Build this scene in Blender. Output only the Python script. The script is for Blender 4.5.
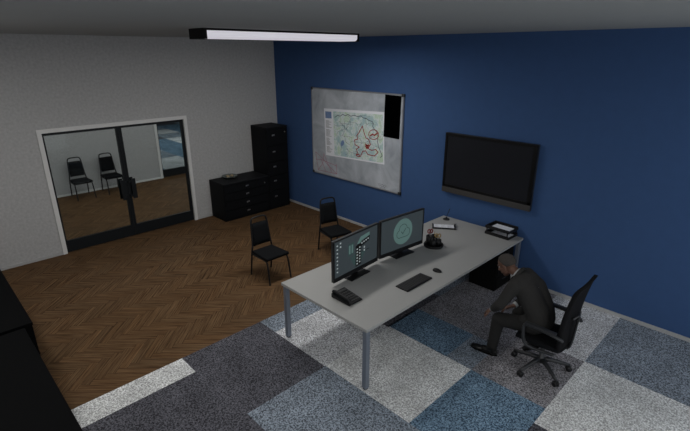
import bpy, bmesh, math, random
from mathutils import Vector, Matrix
from math import sin, cos, pi, radians

for o in list(bpy.data.objects):
    bpy.data.objects.remove(o, do_unlink=True)
SC = bpy.context.scene
C = SC.collection
H = 3.576

# ------------------------------------------------------------------ camera
cam_d = bpy.data.cameras.new('camera')
cam = bpy.data.objects.new('camera', cam_d)
C.objects.link(cam)
cam.location = (8.6291, -6.3075, 3.3289)
cam.rotation_euler = (radians(90 - 19.718), 0, radians(45.505))
cam_d.sensor_fit = 'HORIZONTAL'
cam_d.sensor_width = 36.0
cam_d.lens = 457.58 / 690 * 36
cam_d.clip_start = 0.05
SC.camera = cam

# ------------------------------------------------------------------ world, light, exposure
w = bpy.data.worlds.new('world')
SC.world = w
w.use_nodes = True
w.node_tree.nodes['Background'].inputs[0].default_value = (0.93, 0.97, 1.0, 1)
w.node_tree.nodes['Background'].inputs[1].default_value = 0.93

def area(name, loc, sx, sy, power, rot=(0, 0, 0), col=(1, .98, .95)):
    l = bpy.data.lights.new(name, 'AREA')
    l.shape = 'RECTANGLE'
    l.size = sx
    l.size_y = sy
    l.energy = power
    l.color = col
    o = bpy.data.objects.new(name, l)
    C.objects.link(o)
    o.location = loc
    o.rotation_euler = rot
    return o

area('ceiling_lamp_light', (3.48, -2.45, 3.44), 0.3, 2.4, 53)
area('east_fill_light', (8.95, -2.6, 3.45), 0.6, 4.0, 11)  # added fill without a fixture, out of frame on the right
area('south_fill_light', (3.2, -6.35, 3.45), 3.4, 0.35, 32)  # fill added outside the left of the view, no real lamp there
area('near_fill_light', (7.9, -6.42, 3.45), 2.2, 0.3, 46)  # invented fill beside the camera, brightens the foreground carpet and desk
area('far_room_fill_light', (-8.0, 1.5, 3.3), 5, 5, 130)  # unseen fill added to light the carpet behind the second door
area('hallway_fill_light', (-1.7, -2.4, 3.3), 0.8, 5, 46)  # unseen fill added so the hallway wall matches the room's brightness

SC.view_settings.view_transform = 'Standard'
SC.view_settings.look = 'None'
SC.view_settings.gamma = 1.0
SC.view_settings.use_curve_mapping = False
SC.view_settings.exposure = 0.0

# ------------------------------------------------------------------ materials
def srgb(r, g, b):
    def f(c):
        c = c / 255.0
        return c / 12.92 if c <= 0.04045 else ((c + 0.055) / 1.055) ** 2.4
    return (f(r), f(g), f(b))

class NT:
    def __init__(self, name):
        self.m = bpy.data.materials.new(name)
        self.m.use_nodes = True
        self.t = self.m.node_tree
        self.p = self.t.nodes['Principled BSDF']
    def n(self, typ, **kw):
        nd = self.t.nodes.new(typ)
        for k, v in kw.items():
            setattr(nd, k, v)
        return nd
    def l(self, a, b):
        self.t.links.new(a, b)

def mat(name, col, rough=0.6, metal=0.0, var=0.06, scale=30.0, bump=0.0, bscale=200.0, spec=None, emit=None, es=0.0, sheen=0.0):
    """principled material with a small procedural variation of tone and an optional bump"""
    q = NT(name)
    tc = q.n('ShaderNodeTexCoord')
    nz = q.n('ShaderNodeTexNoise')
    nz.inputs['Scale'].default_value = scale
    nz.inputs['Detail'].default_value = 4
    q.l(tc.outputs['Object'], nz.inputs['Vector'])
    mx = q.n('ShaderNodeMix', data_type='RGBA')
    mx.inputs[6].default_value = (*[c * (1 - var) for c in col], 1)
    mx.inputs[7].default_value = (*[min(1, c * (1 + var)) for c in col], 1)
    q.l(nz.outputs['Fac'], mx.inputs[0])
    q.l(mx.outputs[2], q.p.inputs['Base Color'])
    q.p.inputs['Roughness'].default_value = rough
    q.p.inputs['Metallic'].default_value = metal
    if spec is not None:
        q.p.inputs['Specular IOR Level'].default_value = spec
    if emit:
        q.p.inputs['Emission Color'].default_value = (*emit, 1)
        q.p.inputs['Emission Strength'].default_value = es
    if bump:
        n2 = q.n('ShaderNodeTexNoise')
        n2.inputs['Scale'].default_value = bscale
        n2.inputs['Detail'].default_value = 2
        q.l(tc.outputs['Object'], n2.inputs['Vector'])
        b = q.n('ShaderNodeBump')
        b.inputs['Strength'].default_value = bump
        b.inputs['Distance'].default_value = 0.004
        q.l(n2.outputs['Fac'], b.inputs['Height'])
        q.l(b.outputs['Normal'], q.p.inputs['Normal'])
    return q.m

M = {}
M['wall_grey'] = mat('grey_wall_plaster', (0.46, 0.46, 0.46), 0.9, var=0.24, scale=26, bump=0.5, bscale=50, spec=0.1)
M['wall_blue'] = mat('blue_wall_paint', (0.047, 0.098, 0.228), 0.85, var=0.07, scale=8, bump=0.1, bscale=60, spec=0.15)
M['ceiling'] = mat('ceiling_paint', (0.37, 0.38, 0.375), 0.95, var=0.03, scale=3, spec=0.1)
M['trim'] = mat('pale_trim', (0.72, 0.72, 0.71), 0.6, var=0.03)
M['black_frame'] = mat('black_door_frame', (0.010, 0.012, 0.014), 0.45, var=0.1, spec=.2)
M['black_cab'] = mat('black_cabinet_lacquer', (0.0062, 0.0068, 0.008), 0.6, var=0.1, spec=0.1)
M['cab_edge'] = mat('cabinet_edge', (0.012, 0.013, 0.015), 0.6, var=0.1, spec=0.1)
M['baseboard'] = mat('grey_baseboard', (0.42, 0.42, 0.42), 0.6, var=0.03)
M['board_frame'] = mat('grey_aluminium', (0.26, 0.27, 0.29), 0.5, 0.3, var=0.05)
M['side'] = mat('sideboard_black', (0.0022, 0.0024, 0.0028), 0.7, var=0.1, spec=0.06)
M['chrome'] = mat('brushed_chrome', (0.55, 0.55, 0.55), 0.35, 0.9, var=0.05)
M['desk_top'] = mat('desk_laminate', (0.37, 0.37, 0.36), 0.55, var=0.03, scale=60, spec=0.3)
M['desk_edge'] = mat('desk_edge', (0.27, 0.28, 0.28), 0.5, var=0.03)
M['desk_metal'] = mat('desk_leg_metal', (0.23, 0.26, 0.31), 0.45, 0.5, var=0.05)
M['black_plastic'] = mat('black_plastic', (0.010, 0.010, 0.011), 0.45, var=0.12, spec=0.3)
M['black_matte'] = mat('black_matte', (0.006, 0.006, 0.006), 0.9, var=0.1, spec=0.1)
M['key'] = mat('black_keys', (0.020, 0.020, 0.021), 0.6, var=0.12)
M['phone_key'] = mat('grey_phone_keys', (0.07, 0.07, 0.07), 0.6, var=0.12)
M['fabric_black'] = mat('black_upholstery', (0.0075, 0.0082, 0.0092), 0.95, var=0.2, scale=80, bump=0.2, bscale=500, spec=0.1)
M['chair_metal'] = mat('black_tube', (0.008, 0.008, 0.009), 0.45, var=0.1, spec=0.3)
M['office_metal'] = mat('dark_grey_metal', (0.035, 0.037, 0.040), 0.45, 0.3, var=0.1)
M['mesh_back'] = mat('black_mesh_cloth', (0.009, 0.009, 0.010), 0.85, var=0.2, scale=200, spec=0.1)
M['screen_off'] = mat('dark_tv_glass', (0.016, 0.017, 0.021), 0.3, var=0.02, spec=0.12)
M['tv_bezel'] = mat('tv_bezel', (0.0035, 0.0035, 0.004), 0.4, var=0.05, spec=0.25)
M['tv_strip'] = mat('tv_grey_strip', (0.045, 0.043, 0.042), 0.45, var=0.05)
M['paper'] = mat('white_paper', (0.78, 0.80, 0.85), 0.9, var=0.03)
M['paper_dim'] = mat('grey_paper', (0.22, 0.23, 0.24), 0.9, var=0.05)
M['ink'] = mat('grey_ink', (0.10, 0.11, 0.13), 0.9, var=0.1)
M['red_ink'] = mat('red_marker', (0.30, 0.018, 0.014), 0.8, var=0.05)
M['pink_ink'] = mat('pink_marker', (0.40, 0.17, 0.22), 0.8, var=0.05)
M['blue_ink'] = mat('blue_ink', (0.16, 0.24, 0.42), 0.8, var=0.3, scale=20)
M['black_sheet'] = mat('black_sheet', (0.0006, 0.0006, 0.0006), 0.9, var=0.0, spec=0.0)
M['red_plastic'] = mat('red_plastic', (0.17, 0.012, 0.012), 0.4, var=0.05)
M['yellow_plastic'] = mat('yellow_plastic', (0.30, 0.21, 0.09), 0.4, var=0.05)
M['steel'] = mat('steel', (0.35, 0.35, 0.35), 0.35, 0.9, var=0.05)
M['dish'] = mat('pale_ceramic', (0.11, 0.13, 0.12), 0.3, var=0.05)
M['snack'] = mat('beige_snack', (0.34, 0.27, 0.17), 0.8, var=0.2, scale=90)
M['lamp_body'] = mat('black_lamp_body', (0.002, 0.002, 0.002), 0.5, var=0.0, spec=0.15)
M['suit'] = mat('charcoal_suit_wool', (0.036, 0.035, 0.034), 0.95, var=0.15, scale=120, bump=0.2, bscale=400, spec=0.1)
M['trouser'] = mat('charcoal_trouser_wool', (0.024, 0.0235, 0.023), 0.95, var=0.15, scale=120, bump=0.2, bscale=400, spec=0.1)
M['skin'] = mat('skin', (0.125, 0.062, 0.040), 0.55, var=0.12, scale=40)
M['hair'] = mat('short_grey_brown_hair', (0.044, 0.038, 0.034), 0.9, var=0.35, scale=150, bump=0.6, bscale=300)
M['shirt'] = mat('white_shirt', (0.42, 0.44, 0.45), 0.85, var=0.03)
M['shoe'] = mat('black_leather', (0.006, 0.006, 0.006), 0.35, var=0.1)
M['eye_white'] = mat('eye_white', (0.4, 0.38, 0.36), 0.3, var=0.0)
M['iris'] = mat('dark_iris', (0.01, 0.006, 0.004), 0.3, var=0.0)
M['scr_bg'] = mat('screen_wallpaper', (0.02, 0.02, 0.02), 0.35, var=0.02, spec=0.25, emit=srgb(48, 56, 60), es=0.85)
M['scr_teal'] = mat('screen_teal', (0.02, 0.02, 0.02), 0.4, var=0.02, spec=0.2, emit=srgb(80, 106, 103), es=0.85)
M['scr_tealdark'] = mat('screen_dark_teal', (0.01, 0.01, 0.01), 0.4, var=0.02, spec=0.2, emit=srgb(48, 66, 66), es=0.85)
M['scr_grey'] = mat('screen_grey', (0.02, 0.02, 0.02), 0.4, var=0.02, spec=0.2, emit=srgb(90, 100, 104), es=0.85)
M['scr_white'] = mat('screen_white', (0.02, 0.02, 0.02), 0.4, var=0.02, spec=0.2, emit=srgb(150, 160, 162), es=0.85)
M['scr_black'] = mat('screen_black', (0.003, 0.003, 0.003), 0.4, var=0.02, spec=0.2)
M['tube'] = mat('glowing_diffuser', (0.5, 0.5, 0.5), 0.5, var=0.0, emit=srgb(200, 197, 206), es=0.8)

def carpet_mat(name, col, contrast=0.55, tint=None):
    q = NT(name)
    tc = q.n('ShaderNodeTexCoord')
    n1 = q.n('ShaderNodeTexNoise')
    n1.inputs['Scale'].default_value = 62
    n1.inputs['Detail'].default_value = 3
    n1.inputs['Roughness'].default_value = 0.75
    q.l(tc.outputs['Object'], n1.inputs['Vector'])
    r = q.n('ShaderNodeValToRGB')
    r.color_ramp.elements[0].position = 0.40
    r.color_ramp.elements[1].position = 0.60
    a = [c * (1 - contrast) for c in col]
    b = [c * (1 + contrast) for c in (tint or col)]
    r.color_ramp.elements[0].color = (*a, 1)
    r.color_ramp.elements[1].color = (*b, 1)
    q.l(n1.outputs['Fac'], r.inputs['Fac'])
    n2 = q.n('ShaderNodeTexNoise')
    n2.inputs['Scale'].default_value = 3.0
    n2.inputs['Detail'].default_value = 3
    q.l(tc.outputs['Object'], n2.inputs['Vector'])
    mr = q.n('ShaderNodeMapRange')
    mr.inputs['From Min'].default_value = 0.3
    mr.inputs['From Max'].default_value = 0.7
    mr.inputs['To Min'].default_value = 0.8
    mr.inputs['To Max'].default_value = 1.15
    q.l(n2.outputs['Fac'], mr.inputs['Value'])
    mu = q.n('ShaderNodeVectorMath', operation='SCALE')
    q.l(r.outputs['Color'], mu.inputs[0])
    q.l(mr.outputs['Result'], mu.inputs['Scale'])
    q.l(mu.outputs['Vector'], q.p.inputs['Base Color'])
    q.p.inputs['Roughness'].default_value = 1.0
    q.p.inputs['Specular IOR Level'].default_value = 0.05
    bp = q.n('ShaderNodeBump')
    bp.inputs['Strength'].default_value = 0.6
    bp.inputs['Distance'].default_value = 0.006
    q.l(n1.outputs['Fac'], bp.inputs['Height'])
    q.l(bp.outputs['Normal'], q.p.inputs['Normal'])
    return q.m

CP = {
    'light': carpet_mat('carpet_light_grey', (0.52, 0.53, 0.55), 0.62),
    'pale': carpet_mat('carpet_pale_grey', (0.62, 0.63, 0.63), 0.5),
    'mid': carpet_mat('carpet_mauve_grey', (0.225, 0.22, 0.235), 0.75),
    'dark': carpet_mat('carpet_dark_grey', (0.09, 0.09, 0.105), 0.75),
    'steel': carpet_mat('carpet_steel_blue', (0.21, 0.245, 0.29), 0.75),
    'blue': carpet_mat('carpet_blue', (0.070, 0.145, 0.265), 0.75, (0.135, 0.205, 0.275)),
}

def parquet_mat():
    q = NT('herringbone_oak')
    uv = q.n('ShaderNodeUVMap')
    mp = q.n('ShaderNodeMapping')
    mp.inputs['Scale'].default_value = (2.2, 60, 1)
    q.l(uv.outputs['UV'], mp.inputs['Vector'])
    nz = q.n('ShaderNodeTexNoise')
    nz.inputs['Scale'].default_value = 1.0
    nz.inputs['Detail'].default_value = 5
    nz.inputs['Roughness'].default_value = 0.65
    q.l(mp.outputs['Vector'], nz.inputs['Vector'])
    r = q.n('ShaderNodeValToRGB')
    e = r.color_ramp.elements
    e[0].position = 0.3
    e[0].color = (0.036, 0.015, 0.005, 1)
    e[1].position = 0.72
    e[1].color = (0.205, 0.123, 0.062, 1)
    q.l(nz.outputs['Fac'], r.inputs['Fac'])
    at = q.n('ShaderNodeAttribute', attribute_name='tone')
    mu = q.n('ShaderNodeVectorMath', operation='MULTIPLY')
    q.l(r.outputs['Color'], mu.inputs[0])
    q.l(at.outputs['Color'], mu.inputs[1])
    q.l(mu.outputs['Vector'], q.p.inputs['Base Color'])
    q.p.inputs['Roughness'].default_value = 0.65
    q.p.inputs['Specular IOR Level'].default_value = 0.1
    return q.m
M['parquet'] = parquet_mat()

def glass_mat():
    q = NT('tinted_door_glass')
    q.t.nodes.remove(q.p)
    out = [n for n in q.t.nodes if n.type == 'OUTPUT_MATERIAL'][0]
    tr = q.n('ShaderNodeBsdfTransparent')
    tr.inputs['Color'].default_value = (0.82, 0.85, 0.85, 1)
    gl = q.n('ShaderNodeBsdfGlossy')
    gl.inputs['Roughness'].default_value = 0.03
    gl.inputs['Color'].default_value = (0.8, 0.85, 0.85, 1)
    fr = q.n('ShaderNodeFresnel')
    fr.inputs['IOR'].default_value = 1.25
    mx = q.n('ShaderNodeMixShader')
    q.l(fr.outputs['Fac'], mx.inputs['Fac'])
    q.l(tr.outputs['BSDF'], mx.inputs[1])
    q.l(gl.outputs['BSDF'], mx.inputs[2])
    q.l(mx.outputs['Shader'], out.inputs['Surface'])
    return q.m
M['glass'] = glass_mat()

def board_mat():
    q = NT('smudged_whiteboard')
    tc = q.n('ShaderNodeTexCoord')
    nz = q.n('ShaderNodeTexNoise')
    nz.inputs['Scale'].default_value = 2.2
    nz.inputs['Detail'].default_value = 6
    nz.inputs['Roughness'].default_value = 0.6
    nz.inputs['Distortion'].default_value = 0.6
    q.l(tc.outputs['Object'], nz.inputs['Vector'])
    r = q.n('ShaderNodeValToRGB')
    e = r.color_ramp.elements
    e[0].position = 0.34
    e[0].color = (0.29, 0.32, 0.36, 1)
    e[1].position = 0.66
    e[1].color = (0.52, 0.555, 0.60, 1)
    q.l(nz.outputs['Fac'], r.inputs['Fac'])
    q.l(r.outputs['Color'], q.p.inputs['Base Color'])
    q.p.inputs['Roughness'].default_value = 0.45
    q.p.inputs['Specular IOR Level'].default_value = 0.3
    return q.m
M['board'] = board_mat()

def map_mat():
    q = NT('printed_map')
    tc = q.n('ShaderNodeTexCoord')
    nz = q.n('ShaderNodeTexNoise')
    nz.inputs['Scale'].default_value = 5.0
    nz.inputs['Detail'].default_value = 7
    nz.inputs['Roughness'].default_value = 0.7
    nz.inputs['Distortion'].default_value = 0.5
    q.l(tc.outputs['Object'], nz.inputs['Vector'])
    r = q.n('ShaderNodeValToRGB')
    e = r.color_ramp.elements
    e[0].position = 0.34
    e[0].color = (0.34, 0.47, 0.58, 1)
    e[1].position = 0.68
    e[1].color = (0.70, 0.74, 0.76, 1)
    a = e.new(0.46); a.color = (0.42, 0.58, 0.55, 1)
    b = e.new(0.52); b.color = (0.70, 0.75, 0.78, 1)
    c = e.new(0.585); c.color = (0.46, 0.62, 0.46, 1)
    q.l(nz.outputs['Fac'], r.inputs['Fac'])
    q.l(r.outputs['Color'], q.p.inputs['Base Color'])
    q.p.inputs['Roughness'].default_value = 0.8
    return q.m
M['map'] = map_mat()

# ------------------------------------------------------------------ mesh helpers
def obj(name, bm, m, parent=None, smooth=False, loc=None):
    me = bpy.data.meshes.new(name)
    bmesh.ops.recalc_face_normals(bm, faces=bm.faces)
    bm.to_mesh(me)
    bm.free()
    if isinstance(m, (list, tuple)):
        for k in m:
            me.materials.append(k)
    else:
        me.materials.append(m)
    if smooth:
        for p in me.polygons:
            p.use_smooth = True
    o = bpy.data.objects.new(name, me)
    C.objects.link(o)
    if parent:
        o.parent = parent
    if loc:
        o.location = loc
    return o

def tag(o, label=None, cat=None, group=None, kind=None):
    if label: o['label'] = label
    if cat: o['category'] = cat
    if group: o['group'] = group
    if kind: o['kind'] = kind
    return o

def thing(name, loc=(0, 0, 0), rz=0.0, label=None, cat=None, group=None, kind=None):
    o = bpy.data.objects.new(name, None)
    C.objects.link(o)
    o.location = loc
    o.rotation_euler = (0, 0, rz)
    o.empty_display_size = 0.1
    return tag(o, label, cat, group, kind)

def box(bm, x0, x1, y0, y1, z0, z1, bev=0.0, mi=0, seg=2, mtx=None):
    s = bmesh.new()
    bmesh.ops.create_cube(s, size=1)
    for v in s.verts:
        v.co = Vector((x0 + (v.co.x + .5) * (x1 - x0), y0 + (v.co.y + .5) * (y1 - y0), z0 + (v.co.z + .5) * (z1 - z0)))
    if bev:
        bmesh.ops.bevel(s, geom=list(s.edges), offset=bev, segments=seg, profile=0.6, affect='EDGES')
    if mtx is not None:
        bmesh.ops.transform(s, matrix=mtx, verts=s.verts)
    for f in s.faces:
        f.material_index = mi
    merge(bm, s)

def merge(bm, s):
    me = bpy.data.meshes.new('tmp')
    s.to_mesh(me)
    s.free()
    bm.from_mesh(me)
    bpy.data.meshes.remove(me)

def nb():
    return bmesh.new()

def boxo(name, dims, m, parent=None, bev=0.0, **k):
    bm = nb()
    box(bm, *dims, bev=bev)
    return obj(name, bm, m, parent, **k)

def smoothpath(pts, it=2, closed=False):
    """Chaikin corner cutting keeping the ends"""
    P = [Vector(p) for p in pts]
    for _ in range(it):
        Q = []
        n = len(P)
        rng = range(n) if closed else range(n - 1)
        if not closed:
            Q.append(P[0])
        for i in rng:
            a, b = P[i], P[(i + 1) % n]
            Q.append(a * .75 + b * .25)
            Q.append(a * .25 + b * .75)
        if not closed:
            Q.append(P[-1])
        P = Q
    return P

def tube(bm, pts, r, n=10, closed=False, flat=1.0, up=None, mi=0):
    """tube along a path; r is a number or one radius per point; flat squashes the section along its second axis"""
    P = [Vector(p) for p in pts]
    R = r if isinstance(r, (list, tuple)) else [r] * len(P)
    rings = []
    ref = Vector(up) if up else None
    prev = None
    m = len(P)
    for i, p in enumerate(P):
        if closed:
            t = (P[(i + 1) % m] - P[i - 1]).normalized()
        else:
            a = P[max(i - 1, 0)]
            b = P[min(i + 1, m - 1)]
            t = (b - a).normalized()
        if ref is not None:
            u = ref.cross(t)
            if u.length < 1e-4:
                u = t.orthogonal()
            u.normalize()
        elif prev is None:
            u = t.orthogonal().normalized()
        else:
            u = (prev - t * prev.dot(t)).normalized()
        prev = u
        v = t.cross(u).normalized()
        rings.append([bm.verts.new(p + (u * cos(2 * pi * k / n) + v * sin(2 * pi * k / n) * flat) * R[i]) for k in range(n)])
    fs = []
    cnt = m if closed else m - 1
    for i in range(cnt):
        A, B = rings[i], rings[(i + 1) % m]
        for k in range(n):
            fs.append(bm.faces.new((A[k], A[(k + 1) % n], B[(k + 1) % n], B[k])))
    if not closed:
        fs.append(bm.faces.new(rings[0][::-1]))
        fs.append(bm.faces.new(rings[-1]))
    for f in fs:
        f.material_index = mi
        f.smooth = True

def lathe(bm, prof, n=28, c=(0, 0, 0), sx=1.0, sy=1.0):
    rings = []
    for r, z in prof:
        if r < 1e-6:
            rings.append([bm.verts.new((c[0], c[1], c[2] + z))])
        else:
            rings.append([bm.verts.new((c[0] + r * sx * cos(2 * pi * k / n), c[1] + r * sy * sin(2 * pi * k / n), c[2] + z)) for k in range(n)])
    for A, B in zip(rings, rings[1:]):
        for k in range(n):
            a, b = A[k % len(A)], A[(k + 1) % len(A)]
            c_, d = B[(k + 1) % len(B)], B[k % len(B)]
            vs = []
            for v in (a, b, c_, d):
                if v not in vs:
                    vs.append(v)
            if len(vs) > 2:
                f = bm.faces.new(vs)
                f.smooth = True

def prism(bm, pts, d, mi=0):
    """polygon pts (3D, planar) extruded by vector d"""
    a = [bm.verts.new(Vector(p)) for p in pts]
    b = [bm.verts.new(Vector(p) + Vector(d)) for p in pts]
    fs = [bm.faces.new(a[::-1]), bm.faces.new(b)]
    n = len(a)
    for i in range(n):
        fs.append(bm.faces.new((a[i], a[(i + 1) % n], b[(i + 1) % n], b[i])))
    for f in fs:
        f.material_index = mi

# ------------------------------------------------------------------ the setting
def struct(name, bm, m, parent=None, **k):
    o = obj(name, bm, m, parent, **k)
    if not parent:
        o['kind'] = 'structure'
    return o

def build_parquet():
    W, n = 0.092, 5
    ang = radians(45)
    u = Vector((cos(ang), sin(ang), 0))
    v = Vector((-sin(ang), cos(ang), 0))
    bm = nb()
    uvl = bm.loops.layers.uv.new('UVMap')
    col = bm.loops.layers.float_color.new('tone')
    rnd = random.Random(4)
    g = 0.0012
    X0, X1, Y0, Y1 = -5.0, 4.172, -7.4, 3.0
    for j in range(-30, 31):
        for i in range(-110, 111):
            ox, oy = i + 2 * n * j, i
            for kind in (0, 1):
                if kind == 0:
                    a0, b0, a1, b1 = ox, oy, ox + n, oy + 1
                else:
                    a0, b0, a1, b1 = ox, oy + 1, ox + 1, oy + 1 + n
                c = (u * ((a0 + a1) / 2) + v * ((b0 + b1) / 2)) * W
                if not (X0 - .3 < c.x < X1 + .3 and Y0 < c.y < Y1):
                    continue
                q = [(a0 * W + g, b0 * W + g), (a1 * W - g, b0 * W + g), (a1 * W - g, b1 * W - g), (a0 * W + g, b1 * W - g)]
                vs = [bm.verts.new(u * s + v * t) for s, t in q]
                f = bm.faces.new(vs)
                t = rnd.uniform(0.88, 1.10)
                wv = rnd.uniform(-0.03, 0.03)
                o1, o2 = rnd.uniform(0, 50), rnd.uniform(0, 50)
                for lp, (s, r) in zip(f.loops, q):
                    ll, cc = (s, r) if kind == 0 else (r, s)
                    lp[uvl].uv = (ll + o1, cc + o2)
                    lp[col] = (t * (1 + wv), t, t * (1 - wv), 1)
    bmesh.ops.bisect_plane(bm, geom=bm.verts[:] + bm.edges[:] + bm.faces[:], plane_co=(X1, 0, 0), plane_no=(1, 0, 0), clear_outer=True)
    bmesh.ops.bisect_plane(bm, geom=bm.verts[:] + bm.edges[:] + bm.faces[:], plane_co=(-3.95, 0, 0), plane_no=(-1, 0, 0), clear_outer=True)
    for f in bm.faces:
        if f.normal.z < 0:
            f.normal_flip()
    me = bpy.data.meshes.new('floor')
    bm.to_mesh(me)
    bm.free()
    me.materials.append(M['parquet'])
    o = bpy.data.objects.new('floor', me)
    C.objects.link(o)
    o['kind'] = 'structure'
    bm = nb()
    box(bm, -18, 10.2, -7.6, 9, -0.12, -0.002)
    struct('floor', bm, M['black_matte'])
build_parquet()

def build_carpet():
    """tiles of the room: (x0, x1, y0, y1, colour)"""
    L = [
        (4.17, 4.50, -8, -5.72, 'dark'), (4.17, 4.50, -5.72, -4.56, 'pale'), (4.17, 4.50, -4.56, -3.48, 'dark'),
        (4.17, 4.50, -3.48, -2.40, 'steel'), (4.17, 4.50, -2.40, -1.25, 'light'), (4.17, 4.50, -1.25, 0, 'dark'),
        (4.50, 5.43, -8, -4.86, 'dark'), (4.50, 5.43, -4.86, -3.48, 'dark'),
        (4.50, 5.43, -3.48, -2.38, 'light'), (4.50, 5.43, -2.38, -1.25, 'dark'), (4.50, 5.43, -1.25, 0, 'steel'),
        (5.43, 6.61, -8, -4.50, 'dark'), (5.43, 6.61, -4.50, -3.47, 'steel'),
        (5.43, 6.61, -3.47, -2.36, 'pale'),
        (5.40, 6.28, -2.36, -1.75, 'blue'), (6.28, 6.61, -2.36, -1.75, 'steel'),
        (5.43, 6.61, -1.75, 0, 'mid'),
        (6.61, 7.44, -8, -3.47, 'steel'), (6.61, 7.44, -3.47, -2.36, 'blue'),
        (6.61, 7.44, -2.36, -1.32, 'mid'), (6.61, 7.44, -1.32, 0, 'light'),
        (7.44, 8.60, -8, -3.6, 'blue'), (7.44, 8.60, -3.6, -2.62, 'dark'), (7.44, 8.60, -2.62, -1.31, 'pale'), (7.44, 8.60, -1.31, 0, 'steel'),
        (8.60, 10.2, -8, -2.4, 'mid'), (8.60, 10.2, -2.4, -1.25, 'blue'), (8.60, 10.2, -1.25, 0, 'light'),
    ]
    keys = list(CP)
    bm = nb()
    for x0, x1, y0, y1, c in L:
        y0 = max(y0, -7.5)
        box(bm, x0, x1, y0, y1, -0.002, 0.004, mi=keys.index(c))
    # thin pale seams between rows of tiles
    struct('carpet_floor', bm, [CP[k] for k in keys])
    # the room beyond the hallway
    rnd = random.Random(11)
    bm = nb()
    for i in range(10):
        for j in range(10):
            x1 = -3.93 - i * 1.15
            y0 = -3 + j * 1.12
            c = ['light', 'dark', 'blue', 'steel', 'light', 'blue', 'mid'][(i * 3 + j * 2 + i // 3) % 7]
            box(bm, x1 - 1.15, x1, y0, y0 + 1.12, -0.002, 0.004, mi=keys.index(c))
    struct('carpet_floor', bm, [CP[k] for k in keys])
build_carpet()

DY1, DY2, DZ = -4.705, -2.178, 2.158     # outer edges of the glass door's trim
bm = nb()
box(bm, -0.16, 0, -7.4, DY1 + .05, 0, H)
box(bm, -0.16, 0, DY2 - .05, 0.16, 0, H)
box(bm, -0.16, 0, DY1 + .05, DY2 - .05, DZ - .05, H)
struct('wall_left', bm, M['wall_grey'])
bm = nb()
box(bm, 0, 10.2, 0, 0.16, 0, H)
struct('wall_back', bm, M['wall_blue'])
bm = nb()
box(bm, -0.16, 10.2, -7.4, 0.16, H, H + 0.15)
struct('ceiling', bm, M['ceiling'])
for nm, yy in (('baseboard_left', ((-7.4, DY1), (DY2, -0.0))),):
    bm = nb()
    for a, b in yy:
        box(bm, 0, 0.022, a, b, 0.002, 0.05, bev=0.004)
    struct(nm, bm, M['baseboard'])
bm = nb()
box(bm, 0.0, 10.2, -0.022, 0, 0.002, 0.05, bev=0.004)
struct('baseboard_back', bm, M['baseboard'])

def trim_frame(y0, y1, z1, x0, x1, wd, m):
    bm = nb()
    box(bm, x0, x1, y0, y0 + wd, 0.002, z1 - wd)
    box(bm, x0, x1, y1 - wd, y1, 0.002, z1 - wd)
    box(bm, x0, x1, y0, y1, z1 - wd, z1)
    return struct('trim_1', bm, m)
trim_frame(DY1, DY2, DZ, -0.17, 0.025, 0.065, M['trim'])

def glass_door(name, y0, y1, z1, xc, mid, sign=1, handles=True):
    """double glass door in the plane x = xc: two leaves in black frames"""
    d = thing(name, (xc, mid, 0), kind='structure')
    def L(y): return y - mid
    hx = 0.025
    for side in (0, 1):
        a, b = (y0, mid - .002) if side == 0 else (mid + .002, y1)
        so, si = (0.03, 0.046) if side == 0 else (0.05, 0.046)   # outer and meeting stile
        wl, wr = (so, si) if side == 0 else (si, so)
        bm = nb()
        box(bm, -hx, hx, L(a), L(a) + wl, 0.012, z1)
        box(bm, -hx, hx, L(b) - wr, L(b), 0.012, z1)
        box(bm, -hx - .001, hx + .001, L(a) + wl, L(b) - wr, 0.012, 0.215)
        box(bm, -hx - .001, hx + .001, L(a) + wl, L(b) - wr, z1 - 0.045, z1)
        leaf = obj('door_leaf', bm, M['black_frame'], d)
        boxo('glass_pane', (-.005, .005, L(a) + wl, L(b) - wr, 0.215, z1 - 0.045), M['glass'], leaf)
        if handles:
            bm = nb()
            c = L(a) + wl + .0 if side == 1 else L(b) - wr
            s = 1 if side == 1 else -1
            for fx in (1, -1):
                x_a, x_b = sorted((fx * 0.055, fx * 0.075))
                p, q = sorted((c + s * 0.005, c + s * 0.085))
                box(bm, x_a, x_b, p, q, 0.74, 1.12, bev=.004)
                for z in (0.80, 1.06):
                    p2, q2 = sorted((c - s * 0.035, c + s * 0.03))
                    x_c, x_d = sorted((fx * 0.02, fx * 0.06))
                    box(bm, x_c, x_d, p2, q2, z - .02, z + .02)
            obj('door_handle', bm, M['black_frame'], leaf)
    return d
glass_door('door_1', DY1 + .066, DY2 - .066, DZ - .066, -0.04, -3.455)

bm = nb()
box(bm, -0.16, 10.2, -6.78, -6.62, 0, H)
struct('wall_near', bm, M['wall_grey'])

# hallway beyond the glass door, and the carpeted room behind it
HX = -3.77
HY1, HY2 = -1.31, 1.25
bm = nb()
box(bm, HX - .16, HX, -7.4, HY1 + .05, 0, H)
box(bm, HX - .16, HX, HY2 - .05, 4, 0, H)
box(bm, HX - .16, HX, HY1 + .05, HY2 - .05, DZ - .05, H)
struct('wall_hallway', bm, M['wall_grey'])
bm = nb()
box(bm, HX, HX + .022, -7.4, HY1, 0.002, 0.05, bev=0.004)
struct('baseboard_hallway', bm, M['trim'])
o = trim_frame(HY1, HY2, DZ, HX - .17, HX + .025, 0.065, M['trim'])
o.name = 'trim_2'
glass_door('door_2', HY1 + .066, HY2 - .066, DZ - .066, HX - .05, 0.0)
bm = nb()
box(bm, -15.6, -15.44, -4, 9, 0, H)
box(bm, -15.6, HX - .16, 8, 8.15, 0, H)
struct('wall_far', bm, M['wall_grey'])
bm = nb()
box(bm, -15.6, -0.16, -7.4, 8.15, H, H + 0.15)
struct('ceiling', bm, M['ceiling'])

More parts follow.
